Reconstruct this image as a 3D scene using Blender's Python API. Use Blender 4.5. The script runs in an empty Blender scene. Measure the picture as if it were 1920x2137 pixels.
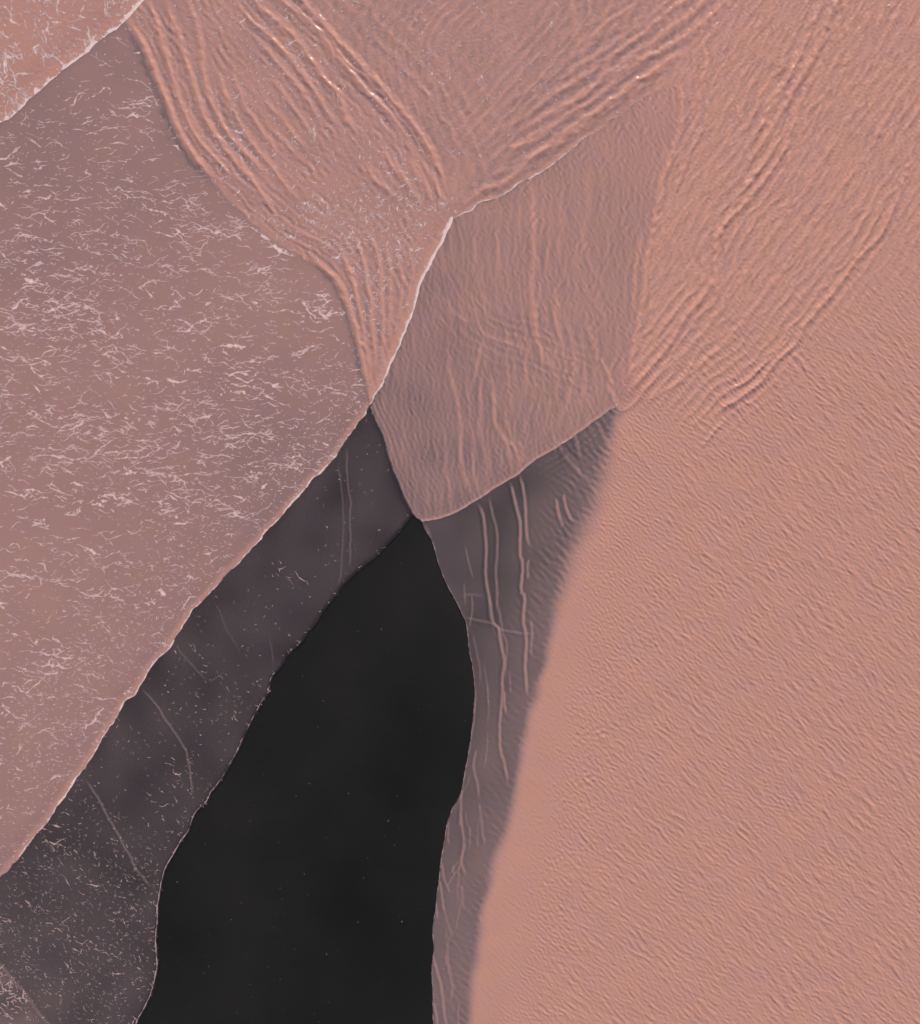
import bpy, math
import numpy as np
from mathutils import Vector

# ---------------------------------------------------------------- camera, light, exposure
S = 0.02                                   # metres per photo pixel: the frame is 38.4 m wide
IMG_W, IMG_H = 1920, 2137
CAM_H = 45.0
SUN_EL, SUN_AZ = math.radians(30), math.radians(78)      # low sun from the top of the frame

scene = bpy.context.scene
cam_d = bpy.data.cameras.new('camera')
cam = bpy.data.objects.new('camera', cam_d)
scene.collection.objects.link(cam)
scene.camera = cam
cam.location = (0, 0, CAM_H)
cam_d.sensor_fit = 'HORIZONTAL'
cam_d.sensor_width = 36
cam_d.lens = 36 * CAM_H / (IMG_W * S)
cam_d.clip_end = 5000

world = bpy.data.worlds.new('World')
scene.world = world
world.use_nodes = True
wn = world.node_tree
bg = wn.nodes['Background']
sky = wn.nodes.new('ShaderNodeTexSky')
sky.sky_type = 'NISHITA'
sky.sun_disc = False
sky.sun_elevation = SUN_EL
sky.sun_rotation = math.pi / 2 - SUN_AZ
sky.dust_density = 3.0
wn.links.new(sky.outputs[0], bg.inputs[0])
bg.inputs[1].default_value = 0.09

sun_d = bpy.data.lights.new('sun', 'SUN')
sun_d.energy = 3.5
sun_d.angle = math.radians(0.5)
sun_d.color = (1.0, 0.86, 0.72)
sun = bpy.data.objects.new('sun', sun_d)
scene.collection.objects.link(sun)
sdir = Vector((math.cos(SUN_EL) * math.cos(SUN_AZ), math.cos(SUN_EL) * math.sin(SUN_AZ), math.sin(SUN_EL)))
sun.rotation_euler = (-sdir).to_track_quat('-Z', 'Y').to_euler()
sun.location = sdir * 60

scene.view_settings.view_transform = 'Standard'
scene.view_settings.look = 'None'
scene.view_settings.exposure = 0.0
scene.view_settings.gamma = 1.0
scene.render.engine = 'CYCLES'
scene.cycles.max_bounces = 5
scene.cycles.transparent_max_bounces = 8

col = scene.collection
rng = np.random.default_rng(7)


def wx(px):
    return (np.asarray(px, dtype=np.float64) - IMG_W / 2) * S


def wy(py):
    return (IMG_H / 2 - np.asarray(py, dtype=np.float64)) * S


# ---------------------------------------------------------------- materials
def new_mat(name):
    m = bpy.data.materials.new(name)
    m.use_nodes = True
    nt = m.node_tree
    nt.nodes.clear()
    out = nt.nodes.new('ShaderNodeOutputMaterial')
    return m, nt, out


def math_node(nt, op, a, b=None, clamp=False):
    n = nt.nodes.new('ShaderNodeMath')
    n.operation = op
    n.use_clamp = clamp
    for i, v in enumerate((a, b)):
        if v is None:
            continue
        if isinstance(v, (int, float)):
            n.inputs[i].default_value = v
        else:
            nt.links.new(v, n.inputs[i])
    return n.outputs[0]


THIN_COL = (0.515, 0.42, 0.462, 1)
MID_COL = (0.605, 0.362, 0.345, 1)
THICK_COL = (0.650, 0.342, 0.282, 1)


def water_material():
    """Silty water: what it hides of the black sand depends on its optical depth (attribute 'silt')."""
    m, nt, out = new_mat('silty_water')
    L = nt.links.new
    at = nt.nodes.new('ShaderNodeAttribute')
    at.attribute_name = 'silt'
    geo = nt.nodes.new('ShaderNodeNewGeometry')
    # cloudy silt: slow patchy variation
    nz = nt.nodes.new('ShaderNodeTexNoise')
    nz.inputs['Scale'].default_value = 0.35
    nz.inputs['Detail'].default_value = 4
    L(geo.outputs['Position'], nz.inputs['Vector'])
    nf = math_node(nt, 'MULTIPLY_ADD', nz.outputs['Fac'], 0.1)
    nf.node.inputs[2].default_value = 0.95
    tau = math_node(nt, 'MULTIPLY', at.outputs['Fac'], nf)
    ex = math_node(nt, 'EXPONENT', math_node(nt, 'MULTIPLY', tau, -1.0))
    opac = math_node(nt, 'SUBTRACT', 1.0, ex, True)
    ramp = nt.nodes.new('ShaderNodeValToRGB')
    ramp.color_ramp.elements[0].position = 0.15
    ramp.color_ramp.elements[0].color = THIN_COL
    ramp.color_ramp.elements[1].position = 0.95
    ramp.color_ramp.elements[1].color = THICK_COL
    e = ramp.color_ramp.elements.new(0.66)
    e.color = MID_COL
    L(opac, ramp.inputs[0])
    # hue drift, warm to mauve
    nz2 = nt.nodes.new('ShaderNodeTexNoise')
    nz2.inputs['Scale'].default_value = 0.9
    nz2.inputs['Detail'].default_value = 5
    L(geo.outputs['Position'], nz2.inputs['Vector'])
    mix = nt.nodes.new('ShaderNodeMix')
    mix.data_type = 'RGBA'
    mix.blend_type = 'MULTIPLY'
    r2 = nt.nodes.new('ShaderNodeValToRGB')
    r2.color_ramp.elements[0].position = 0.35
    r2.color_ramp.elements[0].color = (0.985, 0.99, 1.035, 1)
    r2.color_ramp.elements[1].position = 0.65
    r2.color_ramp.elements[1].color = (1.01, 1.0, 0.965, 1)
    L(nz2.outputs['Fac'], r2.inputs[0])
    mix.inputs[0].default_value = 1.0
    L(ramp.outputs[0], mix.inputs[6])
    L(r2.outputs[0], mix.inputs[7])
    # finest relief
    nb = nt.nodes.new('ShaderNodeTexNoise')
    nb.inputs['Scale'].default_value = 9.0
    nb.inputs['Detail'].default_value = 3
    L(geo.outputs['Position'], nb.inputs['Vector'])
    bump = nt.nodes.new('ShaderNodeBump')
    bump.inputs['Distance'].default_value = 0.006
    L(math_node(nt, 'MULTIPLY', math_node(nt, 'POWER', opac, 2.0), 1.0), bump.inputs['Strength'])
    L(nb.outputs['Fac'], bump.inputs['Height'])
    dif = nt.nodes.new('ShaderNodeBsdfDiffuse')
    L(mix.outputs[2], dif.inputs['Color'])
    L(bump.outputs[0], dif.inputs['Normal'])
    tr = nt.nodes.new('ShaderNodeBsdfTransparent')
    m1 = nt.nodes.new('ShaderNodeMixShader')
    L(opac, m1.inputs[0]); L(tr.outputs[0], m1.inputs[1]); L(dif.outputs[0], m1.inputs[2])
    gl = nt.nodes.new('ShaderNodeBsdfGlossy')
    gl.inputs['Roughness'].default_value = 0.24
    L(bump.outputs[0], gl.inputs['Normal'])
    fr = nt.nodes.new('ShaderNodeFresnel')
    fr.inputs['IOR'].default_value = 1.33
    L(bump.outputs[0], fr.inputs['Normal'])
    m2 = nt.nodes.new('ShaderNodeMixShader')
    L(fr.outputs[0], m2.inputs[0]); L(m1.outputs[0], m2.inputs[1]); L(gl.outputs[0], m2.inputs[2])
    L(m2.outputs[0], out.inputs['Surface'])
    return m


def foam_material():
    m, nt, out = new_mat('sea_foam')
    L = nt.links.new
    p = nt.nodes.new('ShaderNodeBsdfPrincipled')
    geo = nt.nodes.new('ShaderNodeNewGeometry')
    nz = nt.nodes.new('ShaderNodeTexNoise')
    nz.inputs['Scale'].default_value = 14
    nz.inputs['Detail'].default_value = 4
    L(geo.outputs['Position'], nz.inputs['Vector'])
    r = nt.nodes.new('ShaderNodeValToRGB')
    r.color_ramp.elements[0].position = 0.3
    r.color_ramp.elements[0].color = (0.60, 0.41, 0.415, 1)
    r.color_ramp.elements[1].position = 0.7
    r.color_ramp.elements[1].color = (0.70, 0.51, 0.535, 1)
    L(nz.outputs['Fac'], r.inputs[0])
    cov = nt.nodes.new('ShaderNodeAttribute')
    cov.attribute_name = 'silt'
    thickf = nt.nodes.new('ShaderNodeMapRange')
    thickf.inputs[1].default_value = 0.90
    thickf.inputs[2].default_value = 1.0
    L(cov.outputs['Fac'], thickf.inputs[0])
    mw = nt.nodes.new('ShaderNodeMix')               # deep foam is whiter than a film of bubbles
    mw.data_type = 'RGBA'
    L(thickf.outputs[0], mw.inputs[0])
    L(r.outputs[0], mw.inputs[6])
    mw.inputs[7].default_value = (0.88, 0.68, 0.68, 1)
    L(mw.outputs[2], p.inputs['Base Color'])
    p.inputs['Roughness'].default_value = 0.7
    p.inputs['Specular IOR Level'].default_value = 0.2
    at = nt.nodes.new('ShaderNodeAttribute')          # how densely bubbles cover the water here
    at.attribute_name = 'silt'
    tr = nt.nodes.new('ShaderNodeBsdfTransparent')
    mx = nt.nodes.new('ShaderNodeMixShader')
    L(at.outputs['Fac'], mx.inputs[0]); L(tr.outputs[0], mx.inputs[1]); L(p.outputs[0], mx.inputs[2])
    L(mx.outputs[0], out.inputs['Surface'])
    return m


def sand_material():
    m, nt, out = new_mat('wet_black_sand')
    L = nt.links.new
    p = nt.nodes.new('ShaderNodeBsdfPrincipled')
    geo = nt.nodes.new('ShaderNodeNewGeometry')
    nz = nt.nodes.new('ShaderNodeTexNoise')
    nz.inputs['Scale'].default_value = 0.13
    nz.inputs['Detail'].default_value = 9
    L(geo.outputs['Position'], nz.inputs['Vector'])
    r = nt.nodes.new('ShaderNodeValToRGB')
    r.color_ramp.elements[0].position = 0.3
    r.color_ramp.elements[0].color = (0.0110, 0.0114, 0.0110, 1)
    r.color_ramp.elements[1].position = 0.75
    r.color_ramp.elements[1].color = (0.0250, 0.0240, 0.0245, 1)
    L(nz.outputs['Fac'], r.inputs[0])
    L(r.outputs[0], p.inputs['Base Color'])
    p.inputs['Roughness'].default_value = 0.45
    p.inputs['Specular IOR Level'].default_value = 0.15
    nb = nt.nodes.new('ShaderNodeTexNoise')
    nb.inputs['Scale'].default_value = 60
    nb.inputs['Detail'].default_value = 3
    L(geo.outputs['Position'], nb.inputs['Vector'])
    bump = nt.nodes.new('ShaderNodeBump')
    bump.inputs['Distance'].default_value = 0.003
    bump.inputs['Strength'].default_value = 0.5
    L(nb.outputs['Fac'], bump.inputs['Height'])
    L(bump.outputs[0], p.inputs['Normal'])
    L(p.outputs[0], out.inputs['Surface'])
    return m


MAT_WATER = water_material()
MAT_FOAM = foam_material()
MAT_SAND = sand_material()


# ---------------------------------------------------------------- curves in photo pixels
def smooth(pts, step=3.0):
    """Catmull-Rom through the points, resampled evenly."""
    p = np.asarray(pts, dtype=np.float64)
    if len(p) < 3:
        q = p
    else:
        e = np.vstack([2 * p[0] - p[1], p, 2 * p[-1] - p[-2]])
        out = []
        for i in range(1, len(e) - 2):
            p0, p1, p2, p3 = e[i - 1], e[i], e[i + 1], e[i + 2]
            n = max(2, int(np.hypot(*(p2 - p1)) / step))
            t = np.linspace(0, 1, n, endpoint=False)[:, None]
            out.append(0.5 * ((2 * p1) + (-p0 + p2) * t + (2 * p0 - 5 * p1 + 4 * p2 - p3) * t ** 2 + (-p0 + 3 * p1 - 3 * p2 + p3) * t ** 3))
        out.append(p[-1:])
        q = np.vstack(out)
    d = np.concatenate([[0], np.cumsum(np.hypot(*np.diff(q, axis=0).T))])
    n = max(2, int(d[-1] / step))
    t = np.linspace(0, d[-1], n + 1)
    return np.stack([np.interp(t, d, q[:, 0]), np.interp(t, d, q[:, 1])], 1)


def wobble(q, amp, lam, seed):
    """push the curve sideways by smooth noise, leaving its ends where they are"""
    r = np.random.default_rng(seed)
    n = len(q)
    tan = np.gradient(q, axis=0)
    tan /= np.maximum(np.hypot(tan[:, 0], tan[:, 1]), 1e-6)[:, None]
    nor = np.stack([-tan[:, 1], tan[:, 0]], 1)
    off = np.zeros(n)
    for k, (l, a) in enumerate(((lam, amp), (lam * 0.42, amp * 0.45), (lam * 0.17, amp * 0.2))):
        m = max(4, int(n * 3.0 / l) + 4)
        kn = r.normal(size=m)
        xx = np.linspace(0, m - 3.001, n)
        i = xx.astype(int)
        f = xx - i
        f = f * f * (3 - 2 * f)
        off += a * (kn[i] * (1 - f) + kn[i + 1] * f)
    s = np.minimum(np.arange(n), np.arange(n)[::-1]) / 6.0
    off *= np.clip(s, 0, 1)
    return q + nor * off[:, None]


def C(pts, amp=1.2, lam=40, seed=0):
    return wobble(smooth(pts), amp, lam, seed)


NODE = (946, 457)      # where three fronts meet
KNEE = (772, 847)      # where the foamy front leaves the central wedge
TIP = (881, 1089)      # tip of the central wedge
PROW = (1294, 861)     # right end of the wedge's front
HEAD = (1410, 178)     # upper right corner of the wedge

T_FRONT = C([(620, -330), (420, -110), (330, -26), (304, 0), (260, 49), (197, 98), (130, 151), (76, 200), (28, 243), (-5, 269), (-60, 318), (-170, 415)], 1.3, 26, 1)
R1 = C([(260, 49), (292, 102), (316, 151), (337, 211), (366, 274), (397, 327), (439, 376), (500, 445), (560, 497), (620, 535), (668, 565), (700, 605), (728, 675), (752, 755), KNEE], 2.0, 60, 2)
L_FRONT = C([KNEE, (724, 917), (682, 973), (640, 1019), (594, 1068), (527, 1145), (457, 1219), (408, 1272), (386, 1300), (362, 1342), (337, 1370), (312, 1400), (292, 1434), (260, 1469), (228, 1521), (179, 1601), (130, 1673), (81, 1737), (42, 1786), (0, 1832), (-60, 1900), (-170, 2030)], 1.5, 22, 3)
D_EDGE = C([(861, 1076), (823, 1128), (781, 1166), (735, 1205), (710, 1233), (679, 1275), (661, 1304), (630, 1342), (598, 1377), (570, 1423), (552, 1465), (520, 1522), (484, 1598), (439, 1666), (411, 1698), (394, 1740), (366, 1779), (346, 1828), (336, 1870), (334, 1919), (330, 1969), (332, 2007), (322, 2064), (306, 2106), (290, 2136), (262, 2200), (220, 2320)], 1.5, 30, 4)
C_RIDGE = C([(-170, 1850), (-80, 1925), (0, 2004), (53, 2067), (105, 2134), (150, 2200), (220, 2320)], 1.5, 40, 5)
W_LEFT = C([KNEE, (795, 900), (816, 966), (840, 1026), (861, 1072), TIP], 0.8, 40, 6)
W_FRONT = C([TIP, (914, 1084), (960, 1067), (1020, 1030), (1062, 1002), (1086, 986), (1115, 963), (1139, 949), (1167, 931), (1203, 907), (1238, 882), (1280, 852), PROW], 1.3, 34, 7)
W_RIGHT = C([PROW, (1308, 794), (1319, 745), (1333, 668), (1338, 600), (1346, 540), (1357, 500), (1371, 429), (1384, 369), (1406, 320), (1416, 280), (1421, 211), HEAD], 1.5, 40, 8)
W_UP = C([NODE, (974, 446), (1009, 425), (1044, 410), (1076, 390), (1104, 376), (1139, 355), (1188, 320), (1224, 292), (1275, 252), (1333, 211), HEAD], 2.2, 34, 9)
W_F = C([NODE, (928, 495), (911, 532), (886, 580), (868, 639), (844, 696), (819, 755), (795, 805), KNEE], 1.8, 26, 10)
U_RIDGE = C([NODE, (939, 432), (936, 397), (931, 370), (911, 323), (879, 267), (837, 214), (798, 169), (745, 116), (693, 56), (640, 7), (590, -40), (470, -170)], 2.0, 50, 11)
M_R = C([HEAD, (1430, 130), (1470, 70), (1530, 10), (1580, -60), (1640, -170)], 3.0, 40, 12)
S_EDGE = C([TIP, (904, 1149), (932, 1219), (967, 1286), (978, 1342), (988, 1413), (988, 1490), (978, 1567), (971, 1601), (960, 1656), (939, 1698), (925, 1761), (914, 1835), (907, 1877), (904, 1955), (902, 2042), (905, 2134), (915, 2320)], 1.3, 50, 13)
PLUME = C([PROW, (1281, 900), (1262, 980), (1238, 1061), (1203, 1138), (1167, 1244), (1146, 1349), (1125, 1437), (1099, 1525), (1086, 1595), (1077, 1650), (1062, 1726), (1030, 1814), (1009, 1902), (995, 2007), (986, 2137), (975, 2320)], 1.6, 130, 14)

LO, HI_X, HI_Y = -110, 2030, 2247
POLYS = [   # painted in this order
    ('S', np.vstack([W_FRONT[::1], PLUME, S_EDGE[::-1]])),
    ('D', np.vstack([L_FRONT, [(LO, 2320)], C_RIDGE[:1], D_EDGE[::-1], W_LEFT[::-1]])),
    ('C', np.vstack([C_RIDGE, [(LO, 2320)]])),
    ('R', np.vstack([M_R[::-1], W_RIGHT[::-1], PLUME, [(HI_X + 20, 2320), (HI_X + 20, -175)]])),
    ('W', np.vstack([W_UP, W_RIGHT[::-1], W_FRONT[::-1], W_LEFT[::-1], W_F[::-1]])),
    ('M', np.vstack([U_RIDGE[::-1], W_UP, M_R])),
    ('F', np.vstack([R1, W_F[::-1], U_RIDGE, [(470, -330), (330, -140), (270, -26), (236, 20), (240, 45)]])),
    ('L', np.vstack([[(LO, 330), (-60, 250), (0, 190), (100, 100), (200, 30), (240, 20)], R1, L_FRONT])),
    ('T', np.vstack([T_FRONT, [(LO - 200, 415), (LO - 200, -400), (620, -400)]])),
]
CODES = {'S': 1, 'D': 2, 'C': 3, 'R': 4, 'W': 5, 'M': 6, 'F': 7, 'L': 8, 'T': 9}


def fill(poly, xs, ys, lab, code):
    """scan-line fill of a polygon on the points xs x ys"""
    a = poly
    b = np.roll(poly, -1, axis=0)
    for j, y in enumerate(ys):
        c = (a[:, 1] <= y) != (b[:, 1] <= y)
        if not c.any():
            continue
        x = np.sort(a[c, 0] + (y - a[c, 1]) * (b[c, 0] - a[c, 0]) / (b[c, 1] - a[c, 1]))
        for k in range(0, len(x) - 1, 2):
            i0, i1 = np.searchsorted(xs, (x[k], x[k + 1]))
            lab[j, i0:i1] = code


# ---------------------------------------------------------------- the surface raster (also the mesh grid)
STEP = 2.0
XS = np.arange(LO, HI_X + STEP, STEP)
YS = np.arange(LO, HI_Y + STEP, STEP)
NX, NY = len(XS), len(YS)
GX, GY = np.meshgrid(XS, YS)
lab_v = np.zeros((NY, NX), np.int8)
lab_c = np.zeros((NY - 1, NX - 1), np.int8)
xc, yc = XS[:-1] + STEP / 2, YS[:-1] + STEP / 2
for nm, pl in POLYS:
    fill(pl, XS, YS, lab_v, CODES[nm])
    fill(pl, xc, yc, lab_c, CODES[nm])


def stamp(q, band):
    """distance, nearest point, side and run along a curve for the grid points within band"""
    D = np.full((NY, NX), 1e6, np.float32)
    PX = np.zeros((NY, NX), np.float32)
    PY = np.zeros((NY, NX), np.float32)
    SD = np.zeros((NY, NX), np.float32)
    T = np.zeros((NY, NX), np.float32)
    run = np.concatenate([[0], np.cumsum(np.hypot(*np.diff(q, axis=0).T))])
    sk = 1 if band < 40 else 4
    idx = list(range(0, len(q) - 1, sk))
    for i in idx:
        a, b = q[i], q[min(i + sk, len(q) - 1)]
        i0 = max(0, int((min(a[0], b[0]) - band - LO) / STEP)); i1 = min(NX, int((max(a[0], b[0]) + band - LO) / STEP) + 2)
        j0 = max(0, int((min(a[1], b[1]) - band - LO) / STEP)); j1 = min(NY, int((max(a[1], b[1]) + band - LO) / STEP) + 2)
        if i1 <= i0 or j1 <= j0:
            continue
        x, y = GX[j0:j1, i0:i1], GY[j0:j1, i0:i1]
        v = b - a
        l2 = max(v @ v, 1e-9)
        t = np.clip(((x - a[0]) * v[0] + (y - a[1]) * v[1]) / l2, 0, 1)
        px, py = a[0] + t * v[0], a[1] + t * v[1]
        d = np.hypot(x - px, y - py)
        m = d < D[j0:j1, i0:i1]
        cr = v[0] * (y - a[1]) - v[1] * (x - a[0])      # >0: right-hand side going along, as seen in the picture
        for A, val in ((D, d), (PX, px), (PY, py), (SD, np.sign(cr)), (T, run[i] + t * math.sqrt(l2))):
            w = A[j0:j1, i0:i1]
            w[m] = val[m]
    return D, PX, PY, SD, T, run[-1]


def sstep(x, a, b):
    t = np.clip((x - a) / (b - a), 0, 1)
    return t * t * (3 - 2 * t)


# random fields shaped in the frequency domain
def spectrum_noise(shape, step, lam, spread, angle=None, aspread=None, seed=0):
    """band-limited noise: wavelength lam (px), crests running along angle (degrees, picture axes)"""
    r = np.random.default_rng(seed)
    ny, nx = shape
    f = np.fft.rfft2(r.standard_normal((ny, nx)))
    ky = np.fft.fftfreq(ny, step)[:, None]
    kx = np.fft.rfftfreq(nx, step)[None, :]
    k = np.hypot(kx, ky) + 1e-9
    g = np.exp(-(np.log(k * lam) / spread) ** 2)
    if angle is not None:
        th = math.radians(angle + 90)
        ca = np.abs(kx * math.cos(th) + ky * math.sin(th)) / k
        g = g * np.exp(-(np.arccos(np.clip(ca, 0, 1)) / math.radians(aspread)) ** 2)
    g[0, 0] = 0
    n = np.fft.irfft2(f * g, s=(ny, nx))
    return (n / n.std()).astype(np.float32)


def fft_len(n):
    best = None
    for a in range(0, 12):
        for b in range(0, 4):
            for c in range(0, 3):
                v = 2 ** a * 3 ** b * 5 ** c
                if v >= n and (best is None or v < best):
                    best = v
    return best


FNY, FNX = fft_len(NY + 40), fft_len(NX + 40)


def N(lam, spread=0.35, angle=None, aspread=None, seed=0):
    return spectrum_noise((FNY, FNX), STEP, lam, spread, angle, aspread, seed)[:NY, :NX]


def gauss(x0, y0, rx, ry):
    return np.exp(-((GX - x0) / rx) ** 2 - ((GY - y0) / ry) ** 2)


def peaked(f, s=0.6):
    g = np.exp(s * np.clip(f, -2.2, 2.0))
    return (g - g.mean()) / g.std()


is_ = {k: (lab_v == v) for k, v in CODES.items()}
slow = N(420, 0.6, seed=90)
mid = N(150, 0.6, seed=91)

# ---- base water level (m) and optical depth of each sheet
H = np.zeros((NY, NX), np.float32)
TAU = np.zeros((NY, NX), np.float32)
lev = {'D': 0.015, 'C': 0.020, 'S': 0.020, 'W': 0.050, 'L': 0.060, 'F': 0.085, 'M': 0.085, 'R': 0.090, 'T': 0.130}
for k, v in lev.items():
    H[is_[k]] = v
tD = 0.15 + 0.08 * sstep(GX, 420, 60) * sstep(GY, 1700, 2050) + 0.015 * mid
tC = 0.36 + 0.05 * mid
tS = 0.23 + 0.26 * sstep(GX + 0.28 * (GY - 1060), 1050, 1240) + 0.07 * sstep(GY, 1600, 1950) + 0.02 * mid
tW = 0.76 + 0.50 * sstep(GX - GY * 0.55, 330, 900) + 0.55 * gauss(1420, 180, 170, 170) + 0.05 * mid
tL = (0.93 - 0.09 * gauss(60, 330, 330, 330) + 0.22 * gauss(620, 560, 220, 170) + 0.20 * gauss(40, 1250, 260, 420) + 0.12 * gauss(150, 720, 300, 170)
      - 0.15 * gauss(640, 960, 150, 170) + 0.02 * mid + 0.02 * slow)
tF = 1.55 + 0.08 * mid
tM = 1.48 + 0.28 * sstep(GX, 1150, 1500) - 0.1 * gauss(760, 60, 110, 110) + 0.05 * mid
tR = 2.35 + 0.05 * mid
tT = 1.75 + 0.05 * mid
for k, v in (('D', tD), ('C', tC), ('S', tS), ('W', tW), ('L', tL), ('F', tF), ('M', tM), ('R', tR), ('T', tT)):
    TAU[is_[k]] = v[is_[k]]

# ---- fronts: each sheet rises from the level in front of it
SNAP = []


def front(q, high, low_lev, low_tau, wh, wt, lip=0.0, lipw=6.0, liptau=0.0, band=40, dark=0.0, darkw=8.0, low=None, fade=0.0):
    """high = sheet code rising over what lies ahead; lip = swollen rim just behind the line"""
    D, PX, PY, SD, T, ln = stamp(q, band)
    inn = is_[high] & (D < band)
    f = sstep(D, -0.15 * wh, wh)
    g = sstep(D, 0.0, wt)
    rim = np.exp(-((D - lipw * 0.7) / lipw) ** 2)
    if fade:
        rim = rim * sstep(ln - T, 20, fade)
    H[inn] = (low_lev + (H - low_lev) * f + lip * rim * f)[inn]
    lt = low_tau if np.isscalar(low_tau) else low_tau
    TAU[inn] = (lt + (TAU - lt) * g + liptau * rim * g)[inn] if np.isscalar(lt) else (lt[inn] + (TAU[inn] - lt[inn]) * g[inn] + liptau * rim[inn] * g[inn])
    if low is not None and dark > 0:
        o = is_[low] & (D < band)
        TAU[o] *= (1 - dark * np.exp(-(D / darkw) ** 2))[o]
    SNAP.append((D, PX, PY))
    return D, SD, T, ln


DW = {}
DW['C'] = front(C_RIDGE, 'C', lev['D'], tD, 14, 22, 0.004, 5, 0.25, low='D', dark=0.0)
DW['D'] = front(D_EDGE, 'D', 0.0, 0.03, 26, 14, 0.0, 4, 0.0)
DW['S'] = front(S_EDGE, 'S', 0.0, 0.03, 30, 4, 0.0, 2.2, 0.13)
DW['Wf'] = front(W_FRONT, 'W', lev['S'], tS, 40, 2.5, 0.0, 3, 1.2, low='S', dark=0.15, darkw=6)
DW['Wl'] = front(W_LEFT, 'W', lev['D'], tD, 40, 4, 0.0, 3, 0.15, low='D', dark=0.45, darkw=10, band=90)
DW['Lf'] = front(L_FRONT, 'L', lev['D'], tD, 40, 2.5, 0.0, 7, 0.8, low='D', dark=0.12, darkw=8, band=60)
DW['R1'] = front(R1, 'F', lev['L'], tL, 40, 10, 0.006, 9, 0.5, low='L', dark=0.10, darkw=11, band=60)
DW['Wf2'] = front(W_F, 'F', lev['W'], tW, 40, 3, 0.012, 9, 1.2, low='W', dark=0.12, darkw=12, band=60)
hd = gauss(1410, 178, 110, 110)
DW['Wu'] = front(W_UP, 'M', lev['W'] + (lev['R'] - lev['W']) * hd, tW, 40, 3, 0.006, 5, 1.1, low='W', dark=0.12, darkw=12, band=60, fade=300)
DW['T1'] = front(T_FRONT, 'T', lev['L'], tL, 60, 3, 0.01, 14, 0.9, low='L', dark=0.10, darkw=10, band=90)
# the right-hand mass: a soft silt front drifting into the clear strip
D, PX, PY, SD, T, ln = stamp(PLUME, 120)
D0 = D.copy()
fray = np.where(is_['R'], 1, -1) * (0.7 * N(16, 0.4, 45, 40, 67) + 1.5 * N(80, 0.5, seed=68))
D = np.where(D < 118, D + fray * np.exp(-(D / 60.0) ** 2), D)
soft = 16 + 26 * sstep(np.abs(GY - 1090), 260, 0) + 1.0 * mid
inn = is_['R'] & (D < 118)
g = sstep(D, -soft, soft)
H[inn] = (lev['S'] + (H - lev['S']) * sstep(D, 0, 80))[inn]
TAU[inn] = (tS + (TAU - tS) * g ** 1.4)[inn]
o = is_['S'] & (D < 118)
g2 = sstep(-D, -soft, soft)
TAU[o] = (TAU + (tR - TAU) * g2 ** 1.4)[o]
H[o] = (H + 0.0 * D)[o]
plumeD = np.where(is_['R'], D0, -D0)
# soft joins between sheets of one level
D, PX, PY, SD, T, ln = stamp(W_RIGHT, 60)
j = (is_['W']) & (D < 60)
ww = sstep(D, 22, 0)
TAU[j] = (TAU + (1.75 - TAU) * (ww * 0.35 + 0.3 * sstep(D, 60, 0)))[j]
H[j] = (H + (lev['R'] - H) * sstep(D, 26, 0) * (1 - gauss(1294, 861, 70, 70)))[j]
j = is_['W']
H[j] = (H + np.maximum(lev['R'] - H, 0) * hd)[j]
j = (is_['R']) & (D < 60)
TAU[j] = (TAU - 0.55 * ww)[j]
D, PX, PY, SD, T, ln = stamp(M_R, 60)
j = (is_['M'] | is_['R']) & (D < 60)
av = 0.5 * (tM + tR)
TAU[j] = (TAU + (av - TAU) * sstep(D, 60, 0))[j]
H[j] = (H + (0.0875 - H) * sstep(D, 60, 0))[j]
D, PX, PY, SD, T, ln = stamp(U_RIDGE, 40)
j = (is_['M'] | is_['F']) & (D < 40)
av = 0.5 * (tM + tF)
TAU[j] = (TAU + (av - TAU) * sstep(D, 40, 0))[j]

# ---------------------------------------------------------------- wave ridges traced one by one
# (points, half width px, height m, extra optical depth, trough depth as a share, trough side)
RIDGES = []


def ridge(pts, w, a, dt, tr=0.6, side=0, amp=1.3, lam=55):
    RIDGES.append((C(pts, amp, lam, 100 + len(RIDGES)), w, a, dt, tr, side))


# fan of ridges right of the left-hand sheet
for i, pts in enumerate([
    [(270, 40), (302, 100), (328, 160), (350, 220), (380, 282), (412, 333), (455, 382)],
    [(306, -6), (323, 42), (345, 105), (366, 183), (387, 239), (415, 290), (455, 337), (500, 385)],
    [(345, -6), (373, 70), (390, 134), (412, 204), (448, 281), (490, 335), (540, 395), (590, 450)],
    [(385, -10), (418, 77), (424, 148), (440, 211), (472, 276), (520, 330), (560, 372)],
    [(455, 130), (471, 197), (506, 267), (527, 299), (562, 344), (598, 387), (640, 430)],
    [(485, 128), (500, 190), (530, 250), (566, 303), (600, 340)],
]):
    ridge(pts, 8.5 - 0.5 * i, 0.030 - 0.003 * i, 0.55 - 0.05 * i, 0.7, 1)
# ridges along the upper seam
for i, pts in enumerate([
    [(560, -70), (618, -10), (672, 50), (728, 112), (785, 172), (826, 220), (868, 272), (902, 328), (922, 372), (932, 400)],
    [(520, -70), (585, 0), (640, 42), (682, 91), (721, 137), (760, 185), (812, 236), (850, 290)],
    [(490, -40), (540, 10), (592, 60), (640, 112), (675, 158), (708, 210), (726, 256), (762, 297)],
    [(500, 20), (560, 76), (610, 130), (648, 178), (684, 236), (710, 280)],
    [(520, 70), (570, 120), (612, 170), (650, 226), (678, 270)],
    [(560, 160), (596, 206), (634, 256), (664, 300)],
    [(540, 190), (580, 240), (618, 290), (650, 326)],
    [(560, 260), (600, 306), (640, 350)],
]):
    ridge(pts, 8.5 - 0.45 * i, 0.028 - 0.0022 * i, 0.45 - 0.035 * i, 0.7, 1)
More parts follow.
